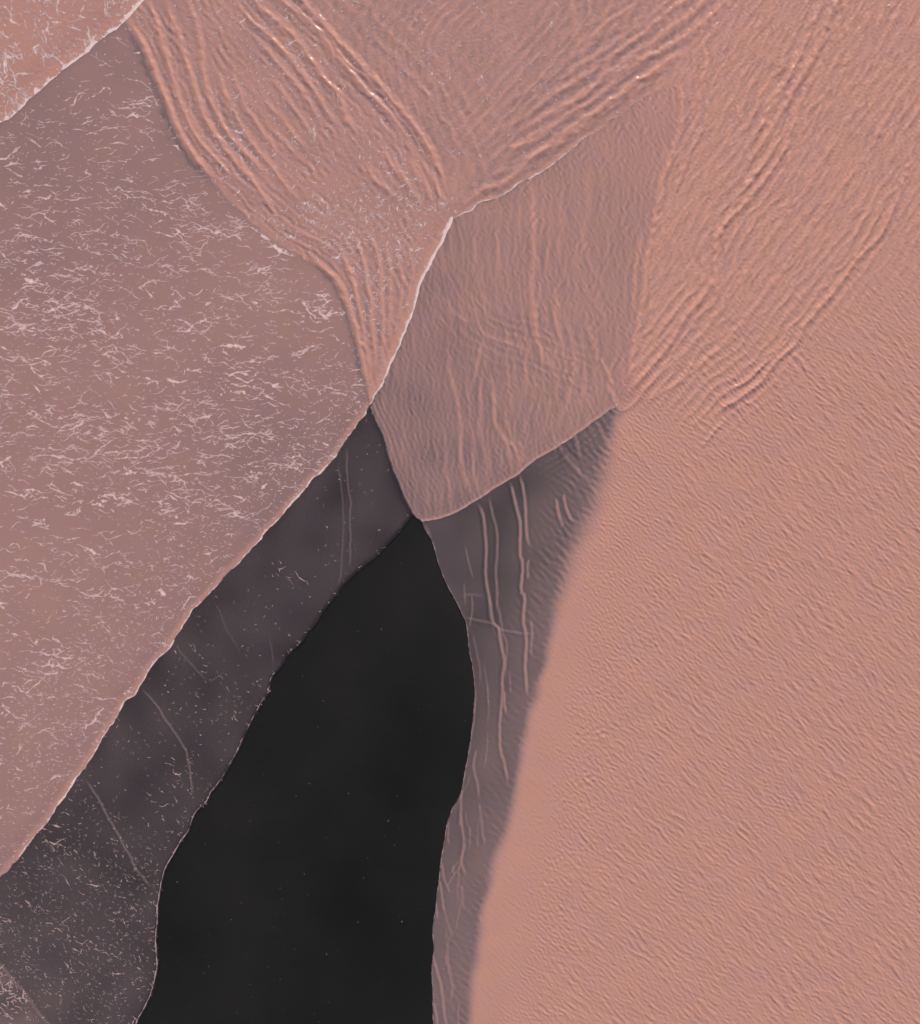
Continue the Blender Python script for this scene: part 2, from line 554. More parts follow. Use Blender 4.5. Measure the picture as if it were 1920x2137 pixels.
# short ridges closing in on the node
for i, pts in enumerate([
    [(880, 330), (900, 370), (915, 405), (928, 436)],
    [(850, 330), (872, 370), (893, 405), (908, 430)],
    [(820, 340), (845, 376), (868, 410), (880, 440)],
    [(755, 335), (780, 372), (806, 398), (838, 418)],
    [(790, 300), (815, 340), (835, 370)],
]):
    ridge(pts, 7, 0.018, 0.35, 0.7, 1)
# lower fan running into the knee
for i, pts in enumerate([
    [(640, 530), (684, 566), (716, 612), (738, 672), (757, 745), (771, 820)],
    [(700, 510), (728, 556), (744, 622), (758, 685), (769, 752), (776, 812)],
    [(735, 480), (757, 545), (771, 622), (779, 692), (784, 745), (784, 795)],
    [(760, 470), (788, 535), (796, 604), (799, 680), (799, 735), (792, 785)],
    [(800, 500), (814, 560), (816, 630), (814, 690), (808, 740)],
    [(826, 520), (838, 575), (834, 640), (826, 700)],
    [(850, 520), (858, 570), (850, 630), (842, 670)],
]):
    ridge(pts, 6.5 - 0.4 * i, 0.026 - 0.002 * i, 0.6 - 0.05 * i, 0.8, 1)
# train behind the wedge's upper crest
for i, pts in enumerate([
    [(962, 436), (1010, 398), (1060, 372), (1107, 335), (1160, 300), (1217, 258), (1290, 205), (1370, 150), (1440, 104)],
    [(1040, 345), (1100, 300), (1170, 255), (1238, 205), (1310, 150), (1400, 95), (1480, 40), (1520, -10)],
    [(1070, 290), (1150, 240), (1230, 185), (1300, 130), (1380, 75), (1450, 20), (1500, -40)],
    [(1110, 235), (1210, 170), (1280, 118), (1350, 65), (1420, 10), (1470, -40)],
    [(1150, 178), (1250, 115), (1330, 55), (1400, 0), (1450, -50)],
    [(1190, 105), (1270, 50), (1340, -5)],
]):
    ridge(pts, 9 - 0.4 * i, 0.020 - 0.0015 * i, 0.40 - 0.03 * i, 0.7, 0, 2.6, 50)
ridge([(1196, -20), (1199, 50), (1206, 100), (1214, 140)], 8, 0.008, 0.25, 0.4, 0)
# central wedge
ridge([(1111, 385), (1111, 460), (1111, 534), (1112, 622), (1119, 710), (1133, 752), (1164, 780)], 7, 0.012, 0.32, 0.5, 1)
ridge([(900, 600), (930, 640), (965, 668), (1000, 672)], 6, 0.006, 0.12, 0.4, 1)
ridge([(985, 655), (999, 671), (1009, 696), (1044, 713), (1090, 731), (1120, 745)], 5.5, 0.008, 0.18, 0.5, 1)
ridge([(1021, 770), (1030, 833), (1037, 886), (1057, 924), (1067, 974), (1064, 1000)], 5, 0.012, 0.36, 0.7, 1)
ridge([(1057, 912), (1068, 930), (1079, 949), (1082, 982)], 4.5, 0.011, 0.32, 0.7, 1)
ridge([(1076, 920), (1088, 935), (1092, 970)], 4, 0.009, 0.25, 0.7, 1)
ridge([(930, 705), (939, 780), (953, 840), (960, 886), (964, 973), (978, 1026), (995, 1046)], 5, 0.010, 0.26, 0.6, 1)
ridge([(985, 930), (988, 970), (992, 1005), (1001, 1036)], 4, 0.008, 0.24, 0.6, 1)
ridge([(996, 780), (1004, 850), (1000, 900), (1008, 940), (1010, 990)], 5, 0.006, 0.15, 0.5, 1)
ridge([(1150, 590), (1158, 650), (1172, 710), (1186, 770)], 7, 0.007, 0.15, 0.5, 0)
ridge([(1196, 700), (1200, 760), (1190, 820), (1178, 880)], 6, 0.008, 0.2, 0.6, 0)
ridge([(1216, 740), (1218, 800), (1206, 860)], 5, 0.008, 0.2, 0.6, 0)
ridge([(1150, 820), (1142, 870), (1130, 920)], 5, 0.006, 0.15, 0.6, 0)
ridge([(1160, 400), (1168, 480), (1160, 560)], 8, 0.006, 0.15, 0.4, 0)
ridge([(1230, 330), (1225, 420), (1215, 500), (1200, 580)], 8, 0.006, 0.15, 0.4, 0)
ridge([(1262, 800), (1274, 820), (1284, 838), (1294, 857)], 4.5, 0.010, 0.6, 0.6, 1, 0.8)
ridge([(1250, 740), (1268, 780), (1282, 815)], 5, 0.012, 0.4, 0.6, 1)
ridge([(1294, 862), (1316, 846), (1340, 822)], 5, 0.015, 0.4, 0.5, 1)
# lines along the wedge's right side
ridge([(1408, 160), (1421, 211), (1416, 270), (1402, 325), (1382, 372), (1371, 429), (1357, 510), (1345, 560), (1340, 622), (1333, 668), (1319, 745), (1306, 805)], 6, 0.022, 0.7, 0.7, 2)
ridge([(1345, 470), (1332, 520), (1325, 560), (1322, 620), (1318, 690)], 5, 0.012, 0.35, 0.6, 2)
ridge([(1384, 360), (1378, 440), (1366, 520), (1356, 580), (1352, 620)], 4, 0.014, 0.3, 0.7, 2)
ridge([(1462, 85), (1470, 120), (1462, 180), (1448, 230), (1432, 270)], 6, 0.018, 0.4, 0.7, 2)
ridge([(1540, 18), (1514, 90), (1498, 150), (1480, 210), (1466, 260), (1440, 320), (1421, 369), (1403, 422), (1386, 480), (1376, 520)], 5, 0.018, 0.3, 0.6, 2)
# long crests of the right-hand water
ridge([(1775, -60), (1755, -10), (1734, 21), (1702, 105), (1675, 155), (1649, 197), (1625, 246), (1582, 316), (1540, 358)], 8.5, 0.034, 0.4, 0.8, 2)
ridge([(1725, 0), (1695, 46), (1667, 123), (1640, 180), (1611, 228), (1575, 290), (1550, 320)], 8, 0.026, 0.3, 0.8, 2)
ridge([(1665, 120), (1640, 170), (1600, 215), (1578, 262)], 7, 0.014, 0.2, 0.8, 2)
ridge([(1668, 205), (1650, 270), (1632, 316), (1600, 370), (1561, 418), (1530, 450), (1500, 485), (1491, 520), (1489, 569), (1477, 604), (1431, 661), (1385, 734), (1350, 773), (1301, 834)], 7, 0.026, 0.35, 0.8, 2)
ridge([(1620, 300), (1590, 350), (1555, 392), (1530, 420)], 6, 0.018, 0.2, 0.8, 2)
ridge([(1440, 625), (1400, 690), (1345, 752), (1308, 808)], 6, 0.018, 0.3, 0.8, 2)
ridge([(1400, 640), (1372, 690), (1338, 738), (1312, 788)], 5, 0.014, 0.3, 0.8, 2)
ridge([(1905, 300), (1890, 360), (1878, 394), (1857, 457), (1821, 510), (1786, 545), (1755, 590), (1712, 639), (1677, 682), (1662, 716), (1614, 759), (1586, 798), (1545, 828), (1508, 850), (1480, 880)], 6.5, 0.028, 0.3, 0.8, 2)
ridge([(1660, 670), (1640, 715), (1595, 757), (1560, 795), (1520, 822)], 5, 0.018, 0.2, 0.8, 2)
ridge([(1850, 385), (1820, 470), (1790, 525), (1750, 565)], 6, 0.016, 0.2, 0.8, 2)
ridge([(1825, 400), (1795, 470), (1765, 525), (1725, 575)], 6, 0.014, 0.2, 0.8, 2)
ridge([(1510, 880), (1490, 900), (1470, 925), (1456, 940)], 5, 0.012, 0.2, 0.7, 2)
ridge([(1905, 130), (1890, 200), (1880, 260)], 7, 0.012, 0.2, 0.7, 2)
ridge([(1940, 380), (1915, 450), (1890, 500), (1860, 560)], 7, 0.014, 0.2, 0.7, 2)
ridge([(1320, 830), (1420, 742), (1500, 650), (1560, 562), (1640, 450), (1720, 330), (1790, 220), (1850, 120)], 6.5, 0.013, 0.2, 0.8, 2)
ridge([(1340, 846), (1450, 772), (1540, 682), (1620, 580), (1700, 470), (1780, 360), (1840, 270), (1890, 160)], 6.5, 0.013, 0.2, 0.8, 2)
ridge([(1360, 720), (1430, 620), (1480, 520), (1540, 420), (1590, 330), (1640, 250)], 6, 0.012, 0.2, 0.8, 2)
# thin bright lines in the clear strip
for pts, w, dt in [
    ([(995, 1050), (1007, 1070), (1014, 1131), (1013, 1198), (1023, 1254), (1030, 1298), (1043, 1318), (1050, 1377), (1048, 1448), (1044, 1507), (1044, 1560), (1055, 1600), (1062, 1640)], 3.2, 0.26),
    ([(1020, 1034), (1027, 1068), (1038, 1122), (1034, 1191), (1037, 1237), (1036, 1280)], 3.0, 0.15),
    ([(1036, 1250), (1041, 1272), (1049, 1314), (1058, 1350), (1056, 1420)], 3.0, 0.12),
    ([(1064, 1004), (1075, 1045), (1083, 1080), (1087, 1103), (1085, 1156), (1090, 1175), (1087, 1230), (1095, 1246), (1092, 1293), (1098, 1332), (1097, 1402), (1101, 1455)], 3.4, 0.32),
    ([(1085, 988), (1093, 1030), (1097, 1068), (1101, 1124), (1110, 1146)], 3.4, 0.28),
    ([(1104, 1165), (1100, 1185), (1102, 1210)], 3.5, 0.18),
    ([(962, 1287), (990, 1293), (1029, 1302), (1048, 1314), (1094, 1323), (1125, 1322)], 3.0, 0.10),
    ([(960, 1243), (985, 1241), (1010, 1246)], 4, 0.05),
    ([(986, 1320), (994, 1360), (1000, 1392), (1002, 1430)], 3.0, 0.07),
    ([(1052, 1440), (1054, 1470), (1056, 1490)], 2.8, 0.25),
    ([(1062, 1400), (1066, 1430), (1064, 1450)], 2.8, 0.10),
    ([(1160, 1040), (1166, 1070), (1176, 1100)], 4.0, 0.30),
    ([(1176, 1030), (1182, 1060), (1196, 1090)], 4.0, 0.30),
    ([(1108, 1290), (1110, 1330), (1108, 1370)], 3.5, 0.15),
    ([(994, 1560), (990, 1603), (997, 1640), (1000, 1668)], 3.0, 0.16),
    ([(985, 1430), (990, 1490), (984, 1540), (978, 1580)], 2.6, 0.12),
    ([(972, 1600), (965, 1640), (962, 1690), (958, 1735)], 2.8, 0.18),
    ([(960, 1690), (966, 1730), (968, 1761), (963, 1800), (974, 1834)], 3.0, 0.20),
    ([(937, 1710), (935, 1745), (938, 1765)], 2.6, 0.10),
    ([(948, 1800), (945, 1815), (950, 1830)], 2.6, 0.12),
    ([(1000, 1670), (1006, 1720), (1012, 1770)], 3.0, 0.12),
    ([(921, 1796), (928, 1833), (940, 1866)], 2.6, 0.18),
    ([(917, 1835), (922, 1860), (927, 1904)], 2.6, 0.20),
    ([(907, 1860), (911, 1895), (914, 1920)], 2.6, 0.20),
    ([(963, 1845), (966, 1880), (970, 1900)], 3.0, 0.10),
    ([(925, 1890), (935, 1930), (948, 1960)], 3.0, 0.08),
    ([(904, 1990), (912, 2025), (921, 2060), (927, 2110), (934, 2150)], 3.0, 0.24),
    ([(928, 1985), (938, 2025), (944, 2065), (940, 2090)], 3.4, 0.12),
    ([(906, 2090), (911, 2120), (912, 2160)], 2.6, 0.24),
    ([(888, 1092), (896, 1112), (902, 1140)], 2.2, 0.10),
]:
    ridge(pts, min(3.6, w * 1.08), 0.004, dt, 0.5, 1, 0.7, 40)
# faint lines in the dark film on the left
for pts, w, dt in [
    ([(722, 930), (726, 990), (732, 1060), (731, 1130), (729, 1190)], 2.2, 0.09),
    ([(705, 965), (716, 1030), (716, 1110), (712, 1180), (704, 1230)], 2.2, 0.06),
    ([(366, 1346), (400, 1384), (424, 1412), (436, 1420)], 2.2, 0.07),
    ([(436, 1424), (456, 1412), (466, 1402)], 2.2, 0.05),
    ([(445, 1250), (460, 1280), (472, 1312), (505, 1370)], 2.2, 0.04),
    ([(295, 1434), (330, 1478), (366, 1530), (388, 1566), (394, 1600), (404, 1660)], 2.4, 0.13),
    ([(178, 1625), (205, 1668), (232, 1717), (258, 1765), (290, 1820), (318, 1855)], 2.6, 0.13),
    ([(562, 1330), (568, 1360), (572, 1390)], 2.0, 0.05),
    ([(-40, 1975), (0, 2012), (50, 2070), (100, 2136), (140, 2190)], 3.2, 0.10),
]:
    ridge(pts, w, 0.003, dt, 0.3, 1, 1.0, 30)

# fine crest lines of the wedge and of the strip below it
lr_ = np.random.default_rng(31)
for k_ in range(34):
    x_, y_ = 900 + 400 * lr_.random(), 420 + 500 * lr_.random()
    a_ = math.radians(86 + lr_.normal() * 9 - 14 * (x_ > 1150))
    pts_ = [(x_, y_)]
    for _ in range(int(3 + 4 * lr_.random())):
        a_ += lr_.normal() * 0.12
        x_ += math.cos(a_) * 32; y_ += math.sin(a_) * 32
        pts_.append((x_, y_))
    ridge(pts_, 4.4, 0.005, 0.10 + 0.07 * lr_.random(), 0.7, 1, 1.4, 50)
for k_ in range(22):
    y_ = 1120 + 980 * lr_.random()
    x_ = np.interp(y_, [1100, 1286, 1490, 1650, 1835, 2137], [900, 970, 992, 965, 920, 908]) + 6 + (70 - 0.02 * (y_ - 1100)) * lr_.random()
    a_ = math.radians(np.interp(y_, [1100, 1400, 1600, 1800, 2137], [78, 88, 98, 96, 84]) + lr_.normal() * 5)
    pts_ = [(x_, y_)]
    for _ in range(int(2 + 3 * lr_.random())):
        a_ += lr_.normal() * 0.10
        x_ += math.cos(a_) * 24; y_ += math.sin(a_) * 24
        pts_.append((x_, y_))
    ridge(pts_, 2.6, 0.002, 0.05 + 0.07 * lr_.random(), 0.5, 1, 0.6, 40)

ridge_id = np.full((NY, NX), -1, np.int16)
ridge_best = np.zeros((NY, NX), np.float32)
sharp = N(26, 0.5, seed=55)
RH = np.zeros((NY, NX), np.float32)
RT = np.zeros((NY, NX), np.float32)
for k, (q, w, a, dt, tr, side) in enumerate(RIDGES):
    band = w * 5.5
    i0 = max(0, int((q[:, 0].min() - band - LO) / STEP)); i1 = min(NX, int((q[:, 0].max() + band - LO) / STEP) + 2)
    j0 = max(0, int((q[:, 1].min() - band - LO) / STEP)); j1 = min(NY, int((q[:, 1].max() + band - LO) / STEP) + 2)
    D = np.full((j1 - j0, i1 - i0), 1e6); SD = np.zeros_like(D); T = np.zeros_like(D)
    x, y = GX[j0:j1, i0:i1], GY[j0:j1, i0:i1]
    run = np.concatenate([[0], np.cumsum(np.hypot(*np.diff(q, axis=0).T))])
    for i in range(len(q) - 1):
        aa, v = q[i], q[i + 1] - q[i]
        u0 = max(0, int((min(aa[0], aa[0] + v[0]) - band - LO) / STEP) - i0); u1 = int((max(aa[0], aa[0] + v[0]) + band - LO) / STEP) + 2 - i0
        v0 = max(0, int((min(aa[1], aa[1] + v[1]) - band - LO) / STEP) - j0); v1 = int((max(aa[1], aa[1] + v[1]) + band - LO) / STEP) + 2 - j0
        if u1 <= 0 or v1 <= 0:
            continue
        xx, yy = x[v0:v1, u0:u1], y[v0:v1, u0:u1]
        l2 = max(v @ v, 1e-9)
        t = np.clip(((xx - aa[0]) * v[0] + (yy - aa[1]) * v[1]) / l2, 0, 1)
        d = np.hypot(xx - aa[0] - t * v[0], yy - aa[1] - t * v[1])
        m = d < D[v0:v1, u0:u1]
        cr = np.sign(v[0] * (yy - aa[1]) - v[1] * (xx - aa[0]))
        for A, val in ((D, d), (SD, cr), (T, run[i] + t * math.sqrt(l2))):
            A[v0:v1, u0:u1][m] = val[m]
    ok = D < band
    ends = max(10.0, min(60.0, 0.28 * run[-1])) if w > 4 else max(8.0, min(26.0, 0.16 * run[-1]))
    taper = sstep(T, -2, ends) * sstep(run[-1] - T, -2, ends)
    wl = w * (0.62 + 0.2 * taper) * (1 + (0.10 if w > 4 else 0.02) * sharp[j0:j1, i0:i1])
    s = D * SD
    vary = np.clip(1 + (0.12 if w > 4 else 0.03) * sharp[j0:j1, i0:i1], 0.4, 1.6)
    cr = np.exp(-(D / wl) ** 1.5) if w > 4 else np.exp(-(D / wl) ** 2)
    if side == 0:
        tg = np.exp(-((D - 2.0 * wl) / (1.1 * wl)) ** 2)
    else:
        sg = 1.0 if side == 1 else -1.0       # 1: deeper trough on the right of travel
        tg = (0.85 * np.exp(-((s * sg - 2.0 * wl) / (1.0 * wl)) ** 2) + 0.45 * np.exp(-((s * sg + 2.0 * wl) / (1.0 * wl)) ** 2))
    a, dt = a * ((1.75 if q[:, 0].mean() > 1380 else 1.45) if w > 4 else 0.8), dt * (2.5 if w > 4 else 2.4)
    RH[j0:j1, i0:i1] += np.where(ok, a * taper * vary * (cr - tr * 0.5 * tg), 0)
    RT[j0:j1, i0:i1] += np.where(ok, dt * taper * vary * (cr - tr * 0.6 * tg), 0)
    key = taper * cr
    m = (D < 1.15 * w) & (taper > 0.05) & (key > ridge_best[j0:j1, i0:i1])
    ridge_best[j0:j1, i0:i1][m] = key[m]
    ridge_id[j0:j1, i0:i1][m] = k

# trains of small waves just behind the fronts
dWl = DW['Wl'][0]
m = is_['W'] & (dWl < 88)
tr_ = np.cos(2 * np.pi * dWl / (9.5 + 0.02 * (GY - 850)) + 0.35 * mid) * np.exp(-dWl / 34.0) * sstep(GY, 800, 850) * sstep(GY, 1045, 900)
RH[m] += (0.005 * tr_)[m]
RT[m] += (0.55 * tr_)[m]

LONG1 = C([(1775, -60), (1734, 21), (1702, 105), (1649, 197), (1582, 316), (1540, 358)], 1, 60, 70)
LONG2 = C([(1700, 120), (1650, 270), (1600, 370), (1530, 450), (1491, 520), (1477, 604), (1431, 661), (1350, 773), (1300, 836)], 1, 60, 71)
LONG3 = C([(1935, 200), (1878, 394), (1821, 510), (1755, 590), (1677, 682), (1586, 798), (1508, 850), (1440, 930)], 1, 60, 72)
ph = N(70, 0.5, seed=80); ph2 = N(45, 0.5, seed=81)
amp_ = 0.55 + 0.6 * sstep(N(60, 0.5, seed=82), -1.2, 1.4)


def train(q, sheets, side, lam, decay, a, tfac, start=0.0, grow=0.0, window=None):
    """waves following a front: crests parallel to the curve q, dying away from it"""
    D, PX, PY, SD, T, ln = stamp(q, decay * 2.6)
    ok = np.zeros((NY, NX), bool)
    for k_ in sheets:
        ok |= is_[k_]
    ok &= D < decay * 2.6
    if side:
        ok &= SD == side
    d = np.where(D < 1e5, D, 0)
    p_ = 2 * np.pi * d / (lam * (1 + grow * d / 100)) + 0.5 * ph + 0.3 * ph2
    c_ = np.cos(p_)
    c_ = c_ + 0.22 * np.cos(2 * p_)
    e_ = np.exp(-(d / decay) ** 1.3) * sstep(d, start, start + lam) * sstep(T, 0, 50) * sstep(ln - T, 0, 50) * amp_
    if window is not None:
        e_ = e_ * window
    RH[ok] += (a * c_ * e_)[ok]
    RT[ok] += (a * tfac * c_ * e_)[ok]


train(R1[:len(R1) * 7 // 10], ('F',), 0, 24, 85, 0.010, 44, 12)
train(U_RIDGE, ('F',), 0, 21, 110, 0.010, 44, 12)
train(R1[len(R1) // 2:], ('F',), 0, 15, 50, 0.008, 35, 6)
train(W_F, ('F',), 0, 15, 34, 0.007, 30, 8)
train(W_UP, ('M', 'R'), -1, 39, 170, 0.016, 28, 10, 0.0, sstep(GX, 960, 1100))
train(W_UP, ('M', 'R'), -1, 19, 130, 0.009, 28, 10, 0.0, sstep(GX, 1000, 1150))
train(LONG1, ('R', 'M'), 0, 25, 100, 0.019, 16)
train(LONG2, ('R',), 0, 22, 85, 0.018, 16)
train(LONG3, ('R',), 1, 21, 110, 0.018, 16)
train(LONG3, ('R',), -1, 21, 50, 0.010, 16)
train(W_RIGHT, ('R',), 0, 17, 55, 0.011, 10)
train(W_RIGHT, ('W',), 0, 17, 55, 0.009, 40, 4)
train(W_FRONT, ('W',), 0, 12, 34, 0.003, 40, 6)
train(W_FRONT[len(W_FRONT) // 2:], ('S',), 0, 13, 45, 0.0035, 28, 6)
train(W_UP, ('W',), 1, 13, 40, 0.002, 40, 6)

train(R1, ('F',), 0, 12.5, 95, 0.0065, 50, 10)
train(U_RIDGE, ('F',), 0, 11.5, 100, 0.0070, 50, 10)
train(U_RIDGE, ('M',), 0, 23, 130, 0.0100, 36, 14, 0.2)
train(C([(1010, -60), (900, 20), (860, 110), (880, 220), (930, 330)], 1, 60, 73), ('M',), 0, 15, 110, 0.0075, 45, 0, 0.2)
train(C([(1240, -60), (1190, 60), (1080, 190), (960, 330)], 1, 60, 74), ('M',), 0, 17, 110, 0.0080, 45, 0, 0.2)
train(C([(1120, 380), (1110, 600), (1150, 780), (1120, 930)], 1, 60, 75), ('W',), 0, 15, 75, 0.0065, 45, 4, 0.3)
train(C([(900, 560), (1000, 680), (1130, 740), (1260, 790)], 1, 60, 76), ('W',), 0, 14, 60, 0.0055, 45, 4, 0.3)

# ---------------------------------------------------------------- ripple fields
rip = np.zeros((NY, NX), np.float32)
Rm = is_['R']
def ridged(f):
    g = 0.8 - np.minimum(np.abs(f), 1.5)
    return (g - g.mean()) / g.std()


mixl = sstep(N(130, 0.5, seed=64), -1.0, 1.0)
A1 = (0.8 * (mixl * peaked(N(17, 0.42, 42, 26, 21), 0.45) + (1 - mixl) * 0.8 * peaked(N(11.5, 0.42, 36, 32, 65), 0.45)) + 0.6 * ridged(N(25, 0.45, 46, 34, 61))
      + 0.35 * ridged(N(34, 0.5, 78, 30, 66)))
A1b = peaked(N(23, 0.35, 55, 22, 22), 0.4)
A2 = peaked(N(9.0, 0.40, 42, 46, 23), 0.4)
A3 = N(7.5, 0.30, 60, 50, 24)
B1 = peaked(N(27, 0.40, -66, 24, 25), 0.4)
B2 = 0.7 * peaked(N(15, 0.40, -70, 32, 26), 0.4) + 0.7 * ridged(N(28, 0.45, -70, 28, 62))
B3 = N(9, 0.35, None, None, 27)
CE = N(14, 0.32, None, None, 28)
patch = sstep(N(110, 0.5, seed=29), -1.4, 1.2)
patch2 = sstep(N(90, 0.5, seed=30), -1.2, 1.2)
up = sstep(GY + 0.30 * (GX - 1500), 900, 480)                     # upper right
lowr = 1 - up
near = sstep(plumeD, 330, 40)                                     # close to the silt front
rr = (lowr * ((1 - near) * (0.0024 * A1 * (0.7 + 0.4 * patch) + 0.0020 * A1b * patch2 * sstep(GX, 1300, 1700)) + 0.0021 * A2 * (0.75 + 0.35 * near) + 0.0006 * A3)
      + lowr * 0.0024 * CE * (gauss(1200, 1560, 130, 230) + gauss(1100, 1830, 90, 140) + 0.6 * gauss(1330, 1250, 130, 150)) * (0.4 + 0.6 * patch2)
      + up * (0.0042 * B1 * (0.45 + 0.6 * patch) + 0.0034 * B2 * (0.6 + 0.5 * patch2) + 0.0010 * B3))
rr *= 1.95 * (0.25 + 0.75 * sstep(plumeD + 70 * sstep(GY, 1350, 1050), 15, 125))
rr *= 1 - 0.45 * gauss(1120, 1800, 130, 320) * sstep(plumeD, 160, 60)
rip[Rm] = rr[Rm]
W1 = N(26, 0.4, 84, 20, 31); W2 = N(11, 0.4, 75, 45, 32); W3 = N(15, 0.35, 110, 25, 33)
wr = 0.0022 * W1 * (0.5 + patch) + 0.0030 * W2 + 0.0022 * N(13, 0.4, 95, 22, 63) + 0.0045 * W3 * sstep(GX - 0.3 * GY, 760, 1000) * patch2
rip[is_['W']] = wr[is_['W']]
M1 = N(24, 0.5, -70, 45, 34); M2 = N(10, 0.4, None, None, 35)
mr = 0.0042 * M1 * (0.55 + 0.6 * sstep(GX, 1000, 1400)) + 0.0014 * M2 + 0.0045 * B2 * sstep(GX, 1280, 1480)
rip[is_['M']] = mr[is_['M']]
fr_ = 0.0045 * N(18, 0.4, 60, 40, 36) * patch + 0.0013 * M2
rip[is_['F']] = fr_[is_['F']]
S1 = N(13, 0.3, 28, 26, 37); S2 = N(15, 0.35, 48, 28, 38)
pn = sstep(plumeD, -130, -10)
sr = 0.0005 * S1 * (0.35 + pn) + 0.0030 * S2 * pn * sstep(GY, 1400, 1050) + 0.0012 * S2 * pn
rip[is_['S']] = sr[is_['S']]
lr = 0.00030 * M2
rip[is_['L']] = lr[is_['L']]
tr2 = 0.0010 * M2 + 0.0010 * CE
rip[is_['T']] = tr2[is_['T']]
dk = 0.00008 * N(15, 0.3, 33, 20, 39)
rip[is_['D']] = dk[is_['D']]
# thicker under crests, thinner in troughs
RT += np.where(is_['S'], rip * 30, 0) + np.where(is_['D'] | is_['C'], rip * 40, 0) + np.where(is_['W'], rip * 30, 0) + np.where(is_['M'] | is_['F'], rip * 40, 0) + np.where(is_['R'], rip * 40, 0)
wet = lab_v > 0
H = np.where(wet, H + (RH + rip) * np.clip(H / 0.012, 0, 1), 0)
RTn = np.minimum(RT, 0)
TF = np.where(is_['F'] | is_['M'] | is_['R'], 0.62, np.where(is_['W'], 0.3, 0.5))
TAU = np.where(wet, TAU + np.maximum(RT, 0) + TAU * TF * (1 - np.exp(RTn / np.maximum(TF * TAU, 0.02))) * -1.0, 0.0)
TAU = np.where(is_['L'] | is_['D'] | is_['W'] | is_['S'] | is_['C'], np.maximum(TAU, 0.06), np.maximum(TAU, 0.5 * wet))
# margins of thin film end at nothing
for kk in ('D', 'S'):
    TAU = np.where(is_[kk], TAU * sstep(DW[kk][0], -1.0, 3.5), TAU)
H = np.where(wet, np.maximum(H, 0.003), 0).astype(np.float32)

# vertices: snap those near a front onto it
VX, VY = GX.copy(), GY.copy()
for D, PX, PY in SNAP:
    m = D < 0.5 * STEP
    VX[m] = PX[m]; VY[m] = PY[m]

# the picture's edges run on to the horizon in ever longer cells
EXT = np.array([40, 120, 300, 800, 2500, 9000, 40000.0])


def padded(A):
    return np.pad(A, len(EXT), mode='edge')


n_e = len(EXT)
VXp, VYp = padded(VX), padded(VY)
VXp[:, :n_e] = LO - EXT[::-1][None, :]; VXp[:, -n_e:] = XS[-1] + EXT[None, :]
VYp[:n_e, :] = LO - EXT[::-1][:, None]; VYp[-n_e:, :] = YS[-1] + EXT[:, None]
Hp, TAUp = padded(H), padded(TAU)
gy, gx = np.gradient(H, STEP * S)
NXp, NYp = padded(-gx), padded(gy)
for A in (NXp, NYp):
    A[:n_e] = 0; A[-n_e:] = 0; A[:, :n_e] = 0; A[:, -n_e:] = 0
labp = np.pad(lab_c, n_e, mode='edge')
ridc = ridge_id[:-1, :-1]
ridp = np.pad(ridc, n_e, constant_values=-1)
Z0 = 0.012                                  # clear of the sand sheet below
XYZ = np.stack([wx(VXp), wy(VYp), np.maximum(Hp, 0) + Z0], -1).reshape(-1, 3).astype(np.float32)
NRM = np.stack([NXp, NYp, np.ones_like(NXp)], -1).reshape(-1, 3)
NRM = (NRM / np.linalg.norm(NRM, axis=1)[:, None]).astype(np.float32)
TAUf = TAUp.reshape(-1).astype(np.float32)
ROW = Hp.shape[1]


def mesh_from(name, verts, quads, mat, normals=None, silt=None):
    me = bpy.data.meshes.new(name)
    me.vertices.add(len(verts))
    me.vertices.foreach_set('co', np.ascontiguousarray(verts, dtype=np.float32).ravel())
    nq = len(quads)
    me.loops.add(nq * 4)
    me.loops.foreach_set('vertex_index', np.ascontiguousarray(quads, dtype=np.int32).ravel())
    me.polygons.add(nq)
    me.polygons.foreach_set('loop_start', np.arange(0, nq * 4, 4, dtype=np.int32))
    me.polygons.foreach_set('use_smooth', np.ones(nq, dtype=bool))
    me.update(calc_edges=True)
    if silt is not None:
        a = me.attributes.new('silt', 'FLOAT', 'POINT')
        a.data.foreach_set('value', np.ascontiguousarray(silt, dtype=np.float32))
    if normals is not None:
        me.normals_split_custom_set_from_vertices(normals.tolist())
    me.materials.append(mat)
    o = bpy.data.objects.new(name, me)
    col.objects.link(o)
    return o


def surface(name, cells, parent):
    j, i = np.nonzero(cells)
    a = j * ROW + i
    q = np.stack([a + ROW, a + ROW + 1, a + 1, a], 1)
    u, inv = np.unique(q, return_inverse=True)
    o = mesh_from(name, XYZ[u], inv.reshape(-1, 4), MAT_WATER, NRM[u], TAUf[u])
    if parent is not None:
        o.parent = parent
        o.matrix_parent_inverse = parent.matrix_world.inverted()
    return o


# ---------------------------------------------------------------- sand
sand_x = np.concatenate([[-3000, -300, -60], np.linspace(-24, 24, 90), [60, 300, 3000]])
sand_y = np.concatenate([[-3000, -300, -60], np.linspace(-26, 26, 96), [60, 300, 3000]])
sx, sy = np.meshgrid(sand_x, sand_y)
sz = 0.003 * np.sin(sx * 0.7 + 0.6 * np.sin(sy * 0.5)) * np.sin(sy * 0.45 + 1.3) - 0.003
n = len(sand_x)
jj, ii = np.meshgrid(np.arange(len(sand_y) - 1), np.arange(n - 1), indexing='ij')
a = (jj * n + ii).ravel()
sand = mesh_from('beach_sand', np.stack([sx, sy, sz], -1).reshape(-1, 3), np.stack([a, a + 1, a + n + 1, a + n], 1), MAT_SAND)
sand['kind'] = 'structure'
sand['label'] = 'black wet volcanic sand laid bare between the water sheets'

